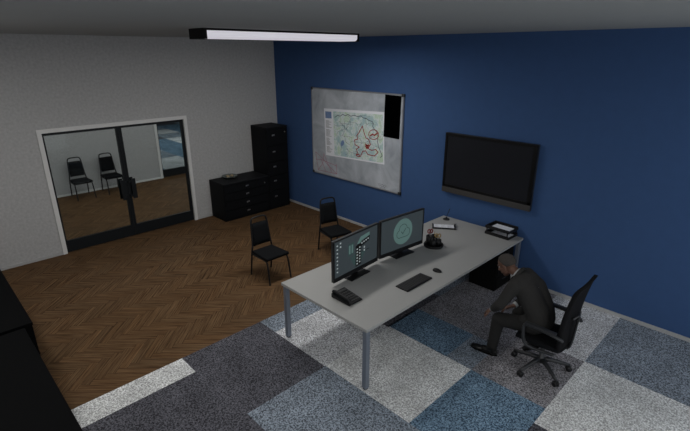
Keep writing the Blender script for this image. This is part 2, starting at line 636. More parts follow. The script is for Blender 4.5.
# ------------------------------------------------------------------ ceiling light
def light_bar():
    t = thing('ceiling_light', (3.475, -2.365, 3.462), label='long black ceiling light bar with a glowing white diffuser, mounted above the parquet floor', cat='ceiling light')
    hw, hl, hh = 0.185, 1.235, 0.114
    bm = nb()
    box(bm, -hw, hw, -hl + .03, hl - .04, hh - .022, hh, bev=.003)         # top pan
    box(bm, -hw, -hw + .02, -hl + .03, hl - .04, 0, hh - .02, bev=.003)
    obj('housing', bm, M['lamp_body'], t)
    boxo('end_cap', (-hw, hw, -hl, -hl + .03, 0, hh), M['lamp_body'], t, bev=.004)
    boxo('end_cap', (-hw, hw, hl - .04, hl, 0, hh), M['lamp_body'], t, bev=.004)
    bm = nb()
    prof = []
    n = 10
    for k in range(n + 1):
        a = -pi / 2 + (pi / 2) * 1.0 * k / n
        prof.append((hw - .06 + .055 * cos(a), 0.052 + .045 * sin(a)))
    prof.append((hw - .005, hh - .024))
    prof.append((-hw + .022, hh - .024))
    prof.append((-hw + .022, 0.007))
    prism(bm, [(x, -hl + .03, z) for x, z in prof], (0, 2 * hl - .07, 0))
    obj('diffuser', bm, M['tube'], t)
light_bar()

# ------------------------------------------------------------------ cabinets
def cabinet(name, x, y0, y1, h, rows, hy, label, cat='cabinet', depth=0.6, lock=None, rot=0.0, hup=0.0, group=None, over=0.0, m1='black_cab', m2='cab_edge'):
    """drawer cabinet facing +x in local space; its back lower middle is the origin"""
    t = thing(name, (x, (y0 + y1) / 2, 0.003), rot, label, cat, group)
    hwid = (y1 - y0) / 2 - .003
    bm = nb()
    box(bm, 0.0, depth - .03, -hwid, hwid, 0.0, h - .028, bev=.003)
    obj('body', bm, M[m1], t)
    boxo('top_panel', (0.0, depth - .004, -hwid - over, hwid + over, h - .028, h), M[m2], t, bev=.004)
    n = len(rows) - 1
    for i in range(n):
        zt, zb = rows[i], rows[i + 1]
        bm = nb()
        box(bm, depth - .03, depth - .006, -hwid + .012, hwid - .012, zb + .005, zt - .005, bev=.004)
        # raised rim along the upper edge of each drawer front
        box(bm, depth - .007, depth, -hwid + .012, hwid - .012, zt - .022, zt - .006, bev=.002)
        d = obj('drawer', bm, M[m1], t)
        zc = (zt + zb) / 2 + hup
        bm = nb()
        box(bm, depth - .008, depth + .004, hy - .032, hy + .032, zc - .016, zc + .016, bev=.003)
        hd = obj('handle', bm, M['chrome'], d)
        bm = nb()
        box(bm, depth + .003, depth + .012, hy - .024, hy + .024, zc - .011, zc - .002, bev=.002)
        obj('pull_lip', bm, M['black_plastic'], hd)
    if lock:
        bm = nb()
        tube(bm, [(depth - .01, lock[0], lock[1]), (depth + .006, lock[0], lock[1])], .012, n=12)
        obj('lock', bm, M['chrome'], t)
    return t

cabinet('drawer_cabinet', 0.025, -1.845, -0.745, 0.80, [0.765, 0.60, 0.425, 0.235, 0.05], 0.0,
        'low wide black drawer cabinet against the grey wall beside the tall filing cabinet', lock=(0.44, .66), depth=.58)
cabinet('filing_cabinet', 0.025, -0.74, -0.18, 1.82, [1.785, 1.425, 1.075, 0.77, 0.44, 0.06], -0.105,
        'tall narrow black filing cabinet with five drawers standing in the corner', lock=(0.2, 1.69), depth=.58, hup=0.04)

# dish on the low cabinet
t = thing('dish', (0.17, -1.44, 0.8035), label='shallow pale round dish on top of the low black cabinet', cat='dish')
bm = nb()
lathe(bm, [(0, 0), (.09, 0), (.12, .012), (.155, .034), (.16, .04), (.15, .038), (.11, .02), (.08, .012), (0, .012)], 32)
obj('bowl', bm, M['dish'], t)
bm = nb()
lathe(bm, [(.153, .037), (.160, .036), (.165, .041), (.160, .046), (.153, .043), (.153, .037)], 32)
obj('rim', bm, M['dish'], t)
rnd = random.Random(3)
for k, (dx, dy, wh) in enumerate([(-.03, -.03, 'nearest the grey wall'), (.035, -.055, 'nearest the front edge of the cabinet'), (.0, .06, 'on the side of the tall filing cabinet')]):
    bm = nb()
    bmesh.ops.create_icosphere(bm, subdivisions=2, radius=.036)
    for v in bm.verts:
        v.co = Vector((v.co.x * 1.25, v.co.y, v.co.z * .6)) * rnd.uniform(.92, 1.06)
        v.co += Vector((0, 0, .0))
    o = obj('snack', bm, M['snack'], smooth=True, loc=(.17 + dx, -1.44 + dy, .8395))
    tag(o, 'small beige lump lying in the pale dish, ' + wh, 'snack', 'snacks in the dish')

# dark sideboards along the near side, bottom left of the picture
t = cabinet('sideboard', 0, 0, 1.80, 0.80, [0.765, 0.42, 0.05], 0.0,
            'black sideboard at the left edge, the one nearer the glass door', depth=.65, over=.04, m1='side', m2='side')
t.location = (2.73, -6.42, 0.003); t.rotation_euler = (0, 0, pi / 2)
t = cabinet('sideboard', 0, 0, 2.90, 0.80, [0.765, 0.42, 0.05], 0.0,
            'black sideboard in the lower left corner, the one nearer the carpet', depth=.57, m1='side', m2='side')
t.location = (5.17, -6.42, 0.003); t.rotation_euler = (0, 0, pi / 2)

# ------------------------------------------------------------------ whiteboard, map, black sheet
BX0, BX1, BZ0, BZ1 = 1.263, 3.663, 0.884, 2.647
t = thing('whiteboard', ((BX0 + BX1) / 2, -0.004, BZ0), label='large smudged whiteboard in a thin frame hanging on the blue wall', cat='whiteboard')
cx = (BX0 + BX1) / 2
hw, hh = (BX1 - BX0) / 2, BZ1 - BZ0
boxo('board_panel', (-hw + .01, hw - .01, -.028, 0, .01, hh - .01), M['board'], t, bev=.002)
bm = nb()
fr = .022
box(bm, -hw, hw, -.036, -.0005, 0, fr, bev=.003)
box(bm, -hw, hw, -.036, -.0005, hh - fr, hh, bev=.003)
box(bm, -hw, -hw + fr, -.036, -.0005, fr, hh - fr, bev=.003)
box(bm, hw - fr, hw, -.036, -.0005, fr, hh - fr, bev=.003)
obj('frame', bm, M['board_frame'], t)
for sx in (-1, 1):
    for z in (0, hh):
        bm = nb()
        a, b = sorted((sx * (hw + .008), sx * (hw - .045)))
        c, d = (-.008, .045) if z == 0 else (hh - .045, hh + .008)
        box(bm, a, b, -.042, -.0002, c, d, bev=.006)
        obj('corner_cap', bm, M['office_metal'], t)

def stroke(bm, pts, wd, y=-.0305, closed=False, th=.0015):
    """flat marker line on the board; pts are (x, z)"""
    P = [Vector((p[0], p[1])) for p in pts]
    n = len(P)
    for i in range(n if closed else n - 1):
        a, b = P[i], P[(i + 1) % n]
        d = (b - a)
        if d.length < 1e-5:
            continue
        e = d.normalized() * wd * .5
        s = Vector((-e.y, e.x))
        q = [a - e + s, b + e + s, b + e - s, a - e - s]
        prism(bm, [(p.x, y, p.y) for p in q], (0, -th - .0001 * (i % 3), 0))

bm = nb()
S = [[(1.36, 1.33), (1.40, 1.10), (1.44, .95)], [(1.36, 1.17), (1.53, 1.19), (1.70, 1.17), (2.0, 1.13)],
     [(1.44, .95), (1.72, .96), (2.01, .965), (1.99, 1.17)], [(1.36, 1.33), (1.55, 1.24), (1.75, 1.10), (2.0, .97)],
     [(1.44, .96), (1.58, 1.12), (1.62, 1.34)], [(1.62, 1.33), (1.72, 1.16), (1.86, .97)], [(1.53, 1.19), (1.66, .98)]]
for l in S:
    stroke(bm, [(x - cx, z - BZ0) for x, z in l], .009)
obj('marker_scribble', bm, M['pink_ink'], t)
bm = nb()
for i in range(3):
    x0 = 3.14 + i * .02
    z0 = .985 - i * .03
    for k in range(7 - i):
        stroke(bm, [(x0 + k * .03 - cx, z0 - BZ0), (x0 + k * .03 + .018 - cx, z0 - BZ0 + (.012 if k % 2 else -.008))], .006)
obj('marker_note', bm, M['ink'], t)

# map sheet, slightly tilted
mw, mh = 1.592, 0.945
t = thing('wall_map', (2.460, -.0345, 1.815), label='printed map sheet with a red outlined area pinned to the whiteboard', cat='map')
t.rotation_euler = (0, radians(-2.35), 0)
boxo('sheet', (-mw / 2, mw / 2, -.003, 0, -mh / 2, mh / 2), M['paper'], t)
def MP(px, py):
    """map crop coordinates (0..1 from the sheet's upper left corner) to local"""
    return ((px - .5) * mw, (.5 - py) * mh)
def quad(name, u0, u1, v0, v1, m, y=-.0032, th=.001, par=None):
    a = MP(u0, v0); b = MP(u1, v1)
    return boxo(name, (a[0], b[0], y - th, y, b[1], a[1]), m, par or t)
quad('printed_area', .165, .985, .05, .97, M['map'])
lg = quad('legend_column', .012, .15, .03, .97, M['paper'], th=.0006)
bm = nb()
a = MP(.022, .06); b = MP(.135, .2)
box(bm, a[0], b[0], -.0052, -.0038, b[1], a[1])
obj('legend_picture', bm, M['blue_ink'], lg)
bm = nb()
rnd = random.Random(8)
for i in range(30):
    v = .25 + i * .023
    if i % 8 == 7:
        continue
    a = MP(.025, v); b = MP(.025 + rnd.uniform(.05, .105), v + .009)
    box(bm, a[0], b[0], -.0052, -.0038, b[1], a[1])
obj('legend_text', bm, M['paper_dim'], lg)
# coast line and roads printed in grey
bm = nb()
def MC(x, y):
    """picture crop (5.39x, origin 320,95) to sheet local: bilinear on the measured corners"""
    u = (x - 27) / (348 - 27)
    vt = 70 + u * (92 - 70)
    vb = 323 + u * (371 - 323)
    v = (y - vt) / (vb - vt)
    return MP(u, v)
coast = [(90, 118), (105, 108), (122, 112), (135, 103), (150, 110), (165, 104), (180, 113), (198, 108), (214, 114), (232, 112), (246, 122), (262, 126), (275, 136), (290, 140), (296, 152), (292, 166), (300, 180), (312, 196), (318, 220), (316, 250), (322, 280), (330, 300), (338, 322), (330, 332)]
stroke(bm, [MC(*p) for p in coast], .012, y=-.0042)
obj('printed_coastline', bm, M['ink'], t)
for i in range(26):
    bm = nb()
    x, y = rnd.uniform(100, 290), rnd.uniform(135, 315)
    pts = []
    ang = rnd.uniform(0, 2 * pi)
    for k in range(6):
        pts.append(MC(min(335, max(88, x)), min(320, max(110, y))))
        ang += rnd.uniform(-.8, .8)
        x += cos(ang) * 14; y += sin(ang) * 12
    stroke(bm, pts, .004, y=-.0042)
    obj('printed_road', bm, M['ink'], t)
bm = nb()
poly = [(126, 245), (118, 258), (122, 276), (134, 268), (140, 252), (134, 240)]
prism(bm, [(MC(*p)[0], -.0042, MC(*p)[1]) for p in poly], (0, -.001, 0))
poly = [(262, 222), (284, 226), (300, 232), (296, 262), (284, 270), (270, 262)]
obj('printed_lake', bm, M['blue_ink'], t)
bm = nb()
out = [(240, 165), (222, 200), (210, 216), (215, 235), (197, 240), (200, 265), (222, 278), (206, 290), (212, 308), (204, 322), (214, 331), (228, 328), (240, 300), (256, 298), (266, 318), (300, 325), (318, 305), (308, 290), (285, 294), (268, 285), (281, 262), (272, 236), (258, 228), (250, 205)]
stroke(bm, [MC(*p) for p in out], .016, y=-.0055, closed=True)
circ = [(297 + 25 * cos(a * pi / 9), 210 + 26 * sin(a * pi / 9)) for a in range(18)]
stroke(bm, [MC(*p) for p in circ], .013, y=-.0055, closed=True)
stroke(bm, [MC(*p) for p in [(280, 216), (292, 208), (300, 214), (316, 202)]], .024, y=-.0055)
stroke(bm, [MC(*p) for p in [(256, 262), (268, 274), (262, 284), (256, 272), (272, 266)]], .026, y=-.0055)
stroke(bm, [MC(*p) for p in [(206, 322), (218, 316), (222, 328)]], .018, y=-.0055)
obj('red_outline', bm, M['red_ink'], t)

o = boxo('black_sheet', (-.181, .181, -.003, 0, -.368, .368), M['black_sheet'])
o.location = (3.425, -.0375, 2.252)
o.rotation_euler = (0, radians(1.0), 0)
tag(o, 'plain black rectangular sheet at the upper right of the whiteboard', 'sheet')

# ------------------------------------------------------------------ television
t = thing('television', (5.318, -.003, 1.165), label='large switched off flat television mounted on the blue wall', cat='television')
hw, hh = .744, .962
boxo('housing', (-hw, hw, -.062, -.02, 0.0, hh), M['office_metal'], t, bev=.006)
bm = nb()
box(bm, -hw, hw, -.085, -.060, hh - .045, hh, bev=.004)
box(bm, -hw, -hw + .04, -.085, -.060, .09, hh - .04, bev=.004)
box(bm, hw - .055, hw, -.085, -.060, .09, hh - .04, bev=.004)
box(bm, -hw, hw, -.085, -.060, .085, .13, bev=.004)
obj('bezel', bm, M['tv_bezel'], t)
boxo('lower_strip', (-hw, hw, -.088, -.060, .0, .088), M['tv_strip'], t, bev=.005)
boxo('screen', (-hw + .035, hw - .05, -.074, -.058, .125, hh - .04), M['screen_off'], t)
boxo('wall_bracket', (-.2, .2, -.022, 0, .3, .7), M['office_metal'], t)

# ------------------------------------------------------------------ desk
KX0, KX1, KY0, KY1, KH = 4.647, 6.033, -3.458, -0.084, 0.75
t = thing('desk', ((KX0 + KX1) / 2, (KY0 + KY1) / 2, 0.004), label='long grey office desk with metal legs standing on the carpet', cat='desk')
hx, hy = (KX1 - KX0) / 2, (KY1 - KY0) / 2
zt = KH - .004
bm = nb()
box(bm, -hx, hx, -hy, hy, zt - .034, zt, bev=.003)
obj('desktop', bm, M['desk_top'], t)
bm = nb()
for a in (-1, 1):
    box(bm, *sorted((a * (hx - .06), a * (hx - .10))), -hy + .08, hy - .08, zt - .075, zt - .034)
    box(bm, -hx + .08, hx - .08, *sorted((a * (hy - .06), a * (hy - .10))), zt - .075, zt - .034)
obj('under_frame', bm, M['desk_metal'], t)
for a in (-1, 1):
    for b in (-1, 1):
        bm = nb()
        x, y = a * (hx - .042), b * (hy - .042)
        box(bm, x - .027, x + .027, y - .027, y + .027, .012, zt - .034, bev=.003)
        lg = obj('leg', bm, M['desk_metal'], t)
        bm = nb()
        tube(bm, [(x, y, 0), (x, y, .014)], .028, n=12)
        obj('foot', bm, M['black_plastic'], lg)

# drawer pedestal below the desk
t = thing('drawer_pedestal', (5.72, -.34, 0.004), label='black drawer pedestal under the far end of the desk', cat='drawer unit')
boxo('body', (-.23, .195, -.23, .22, .004, .62), M['black_matte'], t, bev=.004)
for i in range(3):
    bm = nb()
    box(bm, .195, .21, -.215, .215, .03 + i * .19, .03 + i * .19 + .18, bev=.003)
    d = obj('drawer', bm, M['black_matte'], t)
    boxo('handle', (.209, .221, -.06, .06, .15 + i * .19, .165 + i * .19), M['office_metal'], d)
for a in (-.19, .16):
    for b in (-.19, .19):
        bm = nb()
        tube(bm, [(a, b, 0), (a, b, .008)], .02, n=10)
        obj('foot', bm, M['black_plastic'], t)

# ------------------------------------------------------------------ monitors (local: screen faces +x, width along y)
def monitor(label, y, rz):
    t = thing('monitor', (5.12, y, KH + .001), rz, label, 'monitor', 'monitors on the desk')
    hw, z0, z1 = .415, .045, .565
    bm = nb()
    box(bm, -.022, .012, -hw, hw, z0, z1, bev=.006)
    obj('housing', bm, M['office_metal'], t)
    bm = nb()
    b = .018
    box(bm, .010, .020, -hw, hw, z1 - b, z1, bev=.002)
    box(bm, .010, .020, -hw, hw, z0, z0 + .052, bev=.002)
    box(bm, .010, .020, -hw, -hw + b, z0 + .05, z1 - b, bev=.002)
    box(bm, .010, .020, hw - b, hw, z0 + .05, z1 - b, bev=.002)
    obj('bezel', bm, M['black_plastic'], t)
    s = boxo('screen', (.010, .015, -hw + b, hw - b, z0 + .052, z1 - b), M['scr_bg'], t)
    boxo('stand_neck', (-.045, -.02, -.06, .06, .008, .22), M['black_plastic'], t, bev=.004)
    boxo('stand_base', (-.06, .09, -.175, .175, 0, .012), M['black_plastic'], t, bev=.004)
    return t, s, (hw - b, z0 + .052, z1 - b)

def SQ(geo, u, v):
    """screen fraction (from the viewer's left, from the top) to local y, z"""
    hw, z0, z1 = geo
    return (-hw + u * 2 * hw, z1 - v * (z1 - z0))
def spoly(bm, geo, pts, x=.0152, th=.0006):
    prism(bm, [(x, *SQ(geo, *p)) for p in pts], (th, 0, 0))
def srect(bm, geo, u0, v0, u1, v1, x=.0152, th=.0006):
    spoly(bm, geo, [(u0, v0), (u1, v0), (u1, v1), (u0, v1)], x, th)

t, s, g = monitor('monitor nearer the front corner, screen with icons down the left side', -2.675, radians(4.1))
def spart(name, rects, m, x=.0152):
    for r in rects:
        bm = nb()
        srect(bm, g, *r, x=x)
        obj(name, bm, m, s)
spart('desktop_icon', [(.045, .10 + k * .105, .075, .135 + k * .105) for k in range(8)] + [(.115, .06 + k * .10, .145, .10 + k * .10) for k in range(2)], M['scr_white'])
bm = nb()
spoly(bm, g, [(.34, .62), (.52, .54), (.72, .60), (.60, .84), (.50, .93), (.42, .86)])
spoly(bm, g, [(.30, .22), (.43, .20), (.43, .54), (.30, .56)], x=.0158)
obj('wallpaper_shape', bm, M['scr_tealdark'], s)
bm = nb()
spoly(bm, g, [(.50, .30), (.585, .14), (.80, .10), (.80, .20), (.60, .26), (.60, .34)], x=.0164)
srect(bm, g, .315, .26, .35, .50, x=.0164)
srect(bm, g, .375, .26, .41, .50, x=.0164)
obj('wallpaper_roof', bm, M['scr_teal'], s)
bm = nb()
spoly(bm, g, [(.47, .36), (.80, .20), (.80, .34), (.60, .42), (.60, .93), (.47, .96)], x=.0168)
srect(bm, g, .62, .58, .80, .595, x=.0168)
obj('wallpaper_tower', bm, M['scr_black'], s)
spart('lit_window', [(.49, .44 + k * .085, .52, .48 + k * .085) for k in range(6)] + [(.55, .41 + k * .085, .58, .45 + k * .085) for k in range(6)]
      + [(.60 + k * .05, .315 - k * .018, .63 + k * .05, .355 - k * .018) for k in range(4)] + [(.66, .46 + k * .09, .69, .51 + k * .09) for k in range(2)], M['scr_white'], .0176)

t, s, g = monitor('monitor nearer the blue wall, screen with a teal circle and cloud outline', -1.80, radians(-4.7))
bm = nb()
asp = (2 * g[0]) / (g[2] - g[1])
cu, cv, rr = .51, .49, .40
spoly(bm, g, [(cu + rr / asp * cos(a * pi / 20), cv + rr * sin(a * pi / 20)) for a in range(40)])
obj('circle_logo', bm, M['scr_teal'], s)
bm = nb()
def sstroke(pts, wd):
    P = [Vector(SQ(g, *p)) for p in pts]
    for i, (a, b) in enumerate(zip(P, P[1:])):
        e = (b - a).normalized() * wd * .4
        q = Vector((-e.y, e.x))
        prism(bm, [(.0162, p.x, p.y) for p in (a - e + q, b + e + q, b + e - q, a - e - q)], (.0006 + .0001 * (i % 3), 0, 0))
def arc(c, r, a0, a1, n=10):
    return [(c[0] + r / asp * cos(radians(a0 + (a1 - a0) * k / n)), c[1] + r * sin(radians(a0 + (a1 - a0) * k / n))) for k in range(n + 1)]
cl = arc((cu - .08, cv + .06), .12, 80, 260) + arc((cu, cv - .06), .17, 200, 350) + arc((cu + .09, cv + .05), .13, -80, 90)
sstroke(cl + [cl[0]], .012)
sstroke([(cu - .04, cv + .0), (cu - .005, cv + .07), (cu + .06, cv - .07)], .016)
obj('cloud_outline', bm, M['scr_tealdark'], s)

# ------------------------------------------------------------------ desk things
t = thing('keyboard', (5.757, -2.335, KH + .001), label='black keyboard lying on the desk in front of the monitors', cat='keyboard')
boxo('case', (-.09, .09, -.238, .238, 0, .016), M['black_plastic'], t, bev=.005)
for r in range(5):
    widths = [1] * 15 if r < 4 else [1.4, 1.2, 1.2, 5.6, 1.2, 1.2, 1.2, 1, 1]
    tot = sum(widths)
    y = -.228
    for wd in widths:
        dy = .456 * wd / tot
        x0 = -.078 + r * .0315
        bm = nb()
        box(bm, x0, x0 + .028, y + .0018, y + dy - .0018, .0155, .021, bev=.0015, seg=1)
        obj('key', bm, M['key'], t)
        y += dy

t = thing('computer_mouse', (5.775, -1.895, KH + .001), radians(10), 'black computer mouse beside the keyboard', 'mouse')
bm = nb()
bmesh.ops.create_uvsphere(bm, u_segments=24, v_segments=14, radius=1)
for v in bm.verts:
    z = v.co.z
    v.co = Vector((v.co.x * .058 * (1.0 if v.co.x > 0 else 1.05), v.co.y * .036, max(0, .004 + z * .036 * (1 - .25 * v.co.x) if z > 0 else .004 + z * .004)))
obj('shell', bm, M['black_plastic'], t, smooth=True)
bm = nb()
tube(bm, [(-.035, -.004, .030), (-.035, .004, .030)], .008, n=12)
obj('scroll_wheel', bm, M['key'], t)

t = thing('desk_phone', (5.46, -3.165, KH + .001), label='black desk telephone with grey keys near the front end of the desk', cat='telephone')
bm = nb()
prism(bm, [(-.145, -.105, 0), (.145, -.105, 0), (.145, -.105, .018), (-.145, -.105, .055)], (0, .21, 0))
bmesh.ops.bevel(bm, geom=bm.edges[:], offset=.008, segments=2, affect='EDGES')
obj('base', bm, M['black_plastic'], t)
def slope(x): return .018 + (.145 - x) / .29 * .037
bm = nb()
tube(bm, smoothpath([(-.13, -.078, .062), (-.12, -.078, .082), (-.04, -.078, .080), (.04, -.078, .068), (.115, -.078, .062), (.13, -.078, .038)], 2), .021, n=12, flat=.8)
obj('handset', bm, M['black_plastic'], t)
bm = nb()
box(bm, -.12, -.085, -.03, .085, slope(-.1) - .004, slope(-.1) + .006)
obj('display', bm, M['phone_key'], t)
for i in range(5):
    for k in range(4):
        x = -.065 + i * .038
        y = -.03 + k * .032
        bm = nb()
        box(bm, x, x + .022, y, y + .022, slope(x + .02) - .002, slope(x) + .005, bev=.001, seg=1)
        obj('key', bm, M['phone_key'], t)

# desk organiser with cups
OX, OY = 5.275, -1.265
t = thing('pen_organiser', (OX, OY, KH + .001), label='black round desk organiser holding pens and scissors, beside the monitor', cat='organiser')
bm = nb()
lathe(bm, [(0, 0), (.13, 0), (.138, .01), (.138, .03), (.128, .034), (.128, .014), (0, .012)], 32)
obj('tray_base', bm, M['black_plastic'], t)
cups = [(-.055, -.03, .046, .15), (.03, -.055, .042, .125), (.045, .04, .045, .10), (-.035, .06, .045, .135)]
for x, y, r, h in cups:
    bm = nb()
    lathe(bm, [(0, .012), (r, .012), (r, h), (r - .004, h), (r - .004, .02), (0, .02)], 20, c=(x, y, 0))
    obj('cup', bm, M['black_plastic'], t)
def scissors(x, y, rot, m, label, h):
    s_ = thing('scissors', (OX + x, OY + y, KH + .026), rot, label, 'scissors')
    bm = nb()
    for sgn in (-1, 1):
        prism(bm, [(sgn * .002, -.001 * sgn, 0), (sgn * .010, -.001 * sgn, h), (-sgn * .001, -.001 * sgn, h + .005)], (0, .002, 0))
    obj('blades', bm, M['steel'], s_)
    for sgn in (-1, 1):
        bm = nb()
        c = Vector((sgn * .020, 0, h + .032))
        tube(bm, [c + Vector((.017 * cos(a * pi / 8), 0, .027 * sin(a * pi / 8))) for a in range(16)], .0085, n=8, closed=True)
        obj('handle', bm, m, s_)
scissors(-.055, -.02, radians(60), M['red_plastic'], 'scissors with red handles standing in the black organiser', .155)
scissors(.04, .035, radians(40), M['yellow_plastic'], 'scissors with yellow handles standing in the black organiser', .10)
def pencil(x, y, tilt, h, m, label, rad=.0045):
    p = thing('pencil', (OX + x, OY + y, KH + .026), 0, label, 'pencil')
    p.rotation_euler = (tilt[0], tilt[1], 0)
    bm = nb()
    tube(bm, [(0, 0, 0), (0, 0, h)], rad, n=8)
    obj('barrel', bm, m, p)
    bm = nb()
    tube(bm, [(0, 0, h), (0, 0, h + .014)], [rad, .001], n=8)
    obj('tip', bm, M['ink'], p)
pencil(-.035, .065, (.1, .05), .17, M['yellow_plastic'], 'thin yellow pencil upright between the two pairs of scissors')
pencil(.03, -.06, (.1, -.12), .15, M['office_metal'], 'dark pen leaning in the black organiser')

# memo pad in a black holder
c = Vector((4.955, -.535))
t = thing('memo_tray', (c.x, c.y, KH + .001), radians(36), 'shallow black tray holding white note paper, near the far left desk corner', 'tray')
boxo('base', (-.175, .175, -.10, .10, 0, .006), M['black_plastic'], t, bev=.002)
boxo('front_rail', (-.175, .175, -.108, -.096, 0, .026), M['black_plastic'], t, bev=.003)
for sx in (-1, 1):
    a, b = sorted((sx * .165, sx * .178))
    boxo('end_rail', (a, b, -.10, .07 if sx < 0 else .10, 0, .030), M['black_plastic'], t, bev=.003)
o = thing('note_paper', (c.x, c.y, KH + .0075), radians(36), 'sheet of white note paper with faint writing lying in the shallow black tray', 'paper')
boxo('sheet', (-.155, .155, -.085, .085, 0, .003), M['paper'], o)
bm = nb()
for k in range(6):
    for j in range(3):
        x0 = -.135 + j * .095
        box(bm, x0, x0 + .05 + .02 * ((k * 3 + j) % 2), .06 - k * .024, .064 - k * .024, .003, .0034)
obj('writing', bm, M['paper_dim'], o)
o = thing('ballpoint_pen', (c.x + .13, c.y + .12, KH + .0365), radians(110), 'dark pen resting across the right end of the shallow black tray', 'pen')
bm = nb(); tube(bm, [(-.06, 0, 0), (.055, 0, 0)], .006, n=8); obj('barrel', bm, M['black_plastic'], o)
bm = nb(); tube(bm, [(.055, 0, 0), (.07, 0, 0)], [.005, .001], n=8); obj('tip', bm, M['steel'], o)
o.location.z = KH + .0375

t = thing('pen_stand', (4.79, -.22, KH + .001), label='round black pen stand at the far left corner of the desk', cat='pen stand')
bm = nb()
lathe(bm, [(0, 0), (.052, 0), (.055, .008), (.045, .018), (.014, .024), (.010, .04), (0, .04)], 24)
obj('base', bm, M['black_plastic'], t)
o = thing('pen', (4.79, -.22, KH + .036), 0, 'slim black pen standing slanted in the round pen stand', 'pen')
bm = nb(); tube(bm, [(0, 0, .006), (.030, .034, .15)], [.004, .006], n=8); obj('barrel', bm, M['black_plastic'], o)

# two tier paper tray
t = thing('letter_tray', (5.735, -.185, KH + .001), radians(-2), label='two tier black letter tray near the blue wall end of the desk', cat='letter tray')
def tier(z, dx):
    bm = nb()
    box(bm, -.185 + dx, .185 + dx, -.135, .125, z, z + .006)
    box(bm, -.185 + dx, .185 + dx, -.145, -.131, z, z + .046, bev=.002)
    box(bm, -.185 + dx, .185 + dx, .119, .133, z, z + .046, bev=.002)
    box(bm, -.195 + dx, -.181 + dx, -.141, .131, z, z + .040, bev=.002)
    box(bm, .183 + dx, .191 + dx, -.141, .131, z, z + .028, bev=.002)
    obj('tier', bm, M['black_plastic'], t)
tier(0.0, 0)
tier(.095, 0)
for sx in (-1, 1):
    for sy in (-.137, .127):
        boxo('support_post', (sx * .165 - .008, sx * .165 + .008, sy - .004, sy + .004, .03, .10), M['black_plastic'], t)
for z, lb in ((.0075, 'white paper lying in the lower tier of the letter tray'), (.1025, 'white paper lying in the upper tier of the letter tray')):
    o = boxo('paper_stack', (-.130, .150, -.07, .085, 0, .012), M['paper'], bev=.002)
    o.location = (5.735, -.185, KH + .001 + z)
    o.rotation_euler = (0, 0, radians(-2))
    tag(o, lb, 'paper')

# ------------------------------------------------------------------ stacking chairs (local: faces +x, origin on the floor under the seat)
def chair_parts():
    t = thing('visitor_chair', (0, 0, 0))
    bm = nb()
    box(bm, -.20, .225, -.205, .205, .378, .430, bev=.022, seg=4)
    for v in bm.verts:
        k = (v.co.x + .2) / .43
        v.co.y *= .90 + .12 * k
        if v.co.z > .41:
            v.co.z += .008 * (1 - (v.co.y / .21) ** 2) - .004 * k
    obj('seat', bm, M['fabric_black'], t, smooth=True)
    bm = nb()
    # padded back, narrower at the top, leaning back
    def bp(z, y): return (-.185 - (z - .5) * .14, y, z)
    s = nb()
    box(s, -.022, .022, -1, 1, 0, 1, bev=0)
    bmesh.ops.subdivide_edges(s, edges=s.edges[:], cuts=5, use_grid_fill=True)
    for v in s.verts:
        z = .492 + v.co.z * .345
        wd = .150 - v.co.z * .016
        e = 1 - .35 * (max(abs(v.co.y), abs(v.co.z * 2 - 1)) ** 6)
        v.co = Vector((-.200 - (z - .5) * .14 + v.co.x * e - .015 * (1 - v.co.y ** 2) , v.co.y * wd, z))
    merge(bm, s)
    obj('backrest', bm, M['fabric_black'], t, smooth=True)
    r = .0135
    # hoop of the back; it runs down into the rear legs
    for sy in (-1, 1):
        bm = nb()
        tube(bm, smoothpath([(-.262, sy * .190, 0), (-.205, sy * .188, .40), (-.200, sy * .172, .50)], 1), r, n=10)
        lg = obj('leg', bm, M['chair_metal'], t)
        bm = nb(); tube(bm, [(-.262, sy * .190, 0), (-.260, sy * .190, .02)], .0145, n=10); obj('foot', bm, M['black_plastic'], lg)
        bm = nb()
        tube(bm, smoothpath([(.250, sy * .198, 0), (.205, sy * .190, .33), (.17, sy * .185, .371), (0, sy * .185, .371), (-.205, sy * .185, .371)], 2), r, n=10)
        lg = obj('leg', bm, M['chair_metal'], t)
        bm = nb(); tube(bm, [(.250, sy * .198, 0), (.248, sy * .198, .02)], .0145, n=10); obj('foot', bm, M['black_plastic'], lg)
    bm = nb()
    P = [(-.200, -.172, .49), (-.215, -.160, .60), (-.252, -.145, .88), (-.262, -.115, .925), (-.262, 0, .930), (-.262, .115, .925), (-.252, .145, .88), (-.215, .160, .60), (-.200, .172, .49)]
    tube(bm, smoothpath(P, 2), r, n=10)
    obj('back_frame', bm, M['chair_metal'], t)
    bm = nb()
    tube(bm, [(.17, -.18, .369), (.17, .18, .369)], .009, n=8)
    tube(bm, [(-.19, -.18, .369), (-.19, .18, .369)], .009, n=8)
    obj('seat_bar', bm, M['chair_metal'], t)
    return t

def dup(root):
    r = root.copy(); C.objects.link(r)
    for ch in list(root.children):
        c = ch.copy(); C.objects.link(c); c.parent = r
        for g in ch.children:
            d = g.copy(); C.objects.link(d); d.parent = c
    return r

proto = chair_parts()
spots = [
    (3.200, -2.605, 0, 'black upholstered visitor chair standing alone on the parquet beside the desk corner', 0),
    (3.245, -1.26, -12, 'black upholstered visitor chair on the parquet behind the monitor, near the whiteboard', 0),
    (-3.40, -3.385, 0, 'black visitor chair seen through the glass door, the left one by the hallway wall', 0),
    (-3.40, -2.68, 0, 'black visitor chair seen through the glass door, partly behind the door handle', 0),
]
for i, (x, y, a, lb, _) in enumerate(spots):
    o = proto if i == 0 else dup(proto)
    o.location = (x, y, 0.0)
    o.rotation_euler = (0, 0, radians(a))
    tag(o, lb, 'chair', 'visitor chairs')

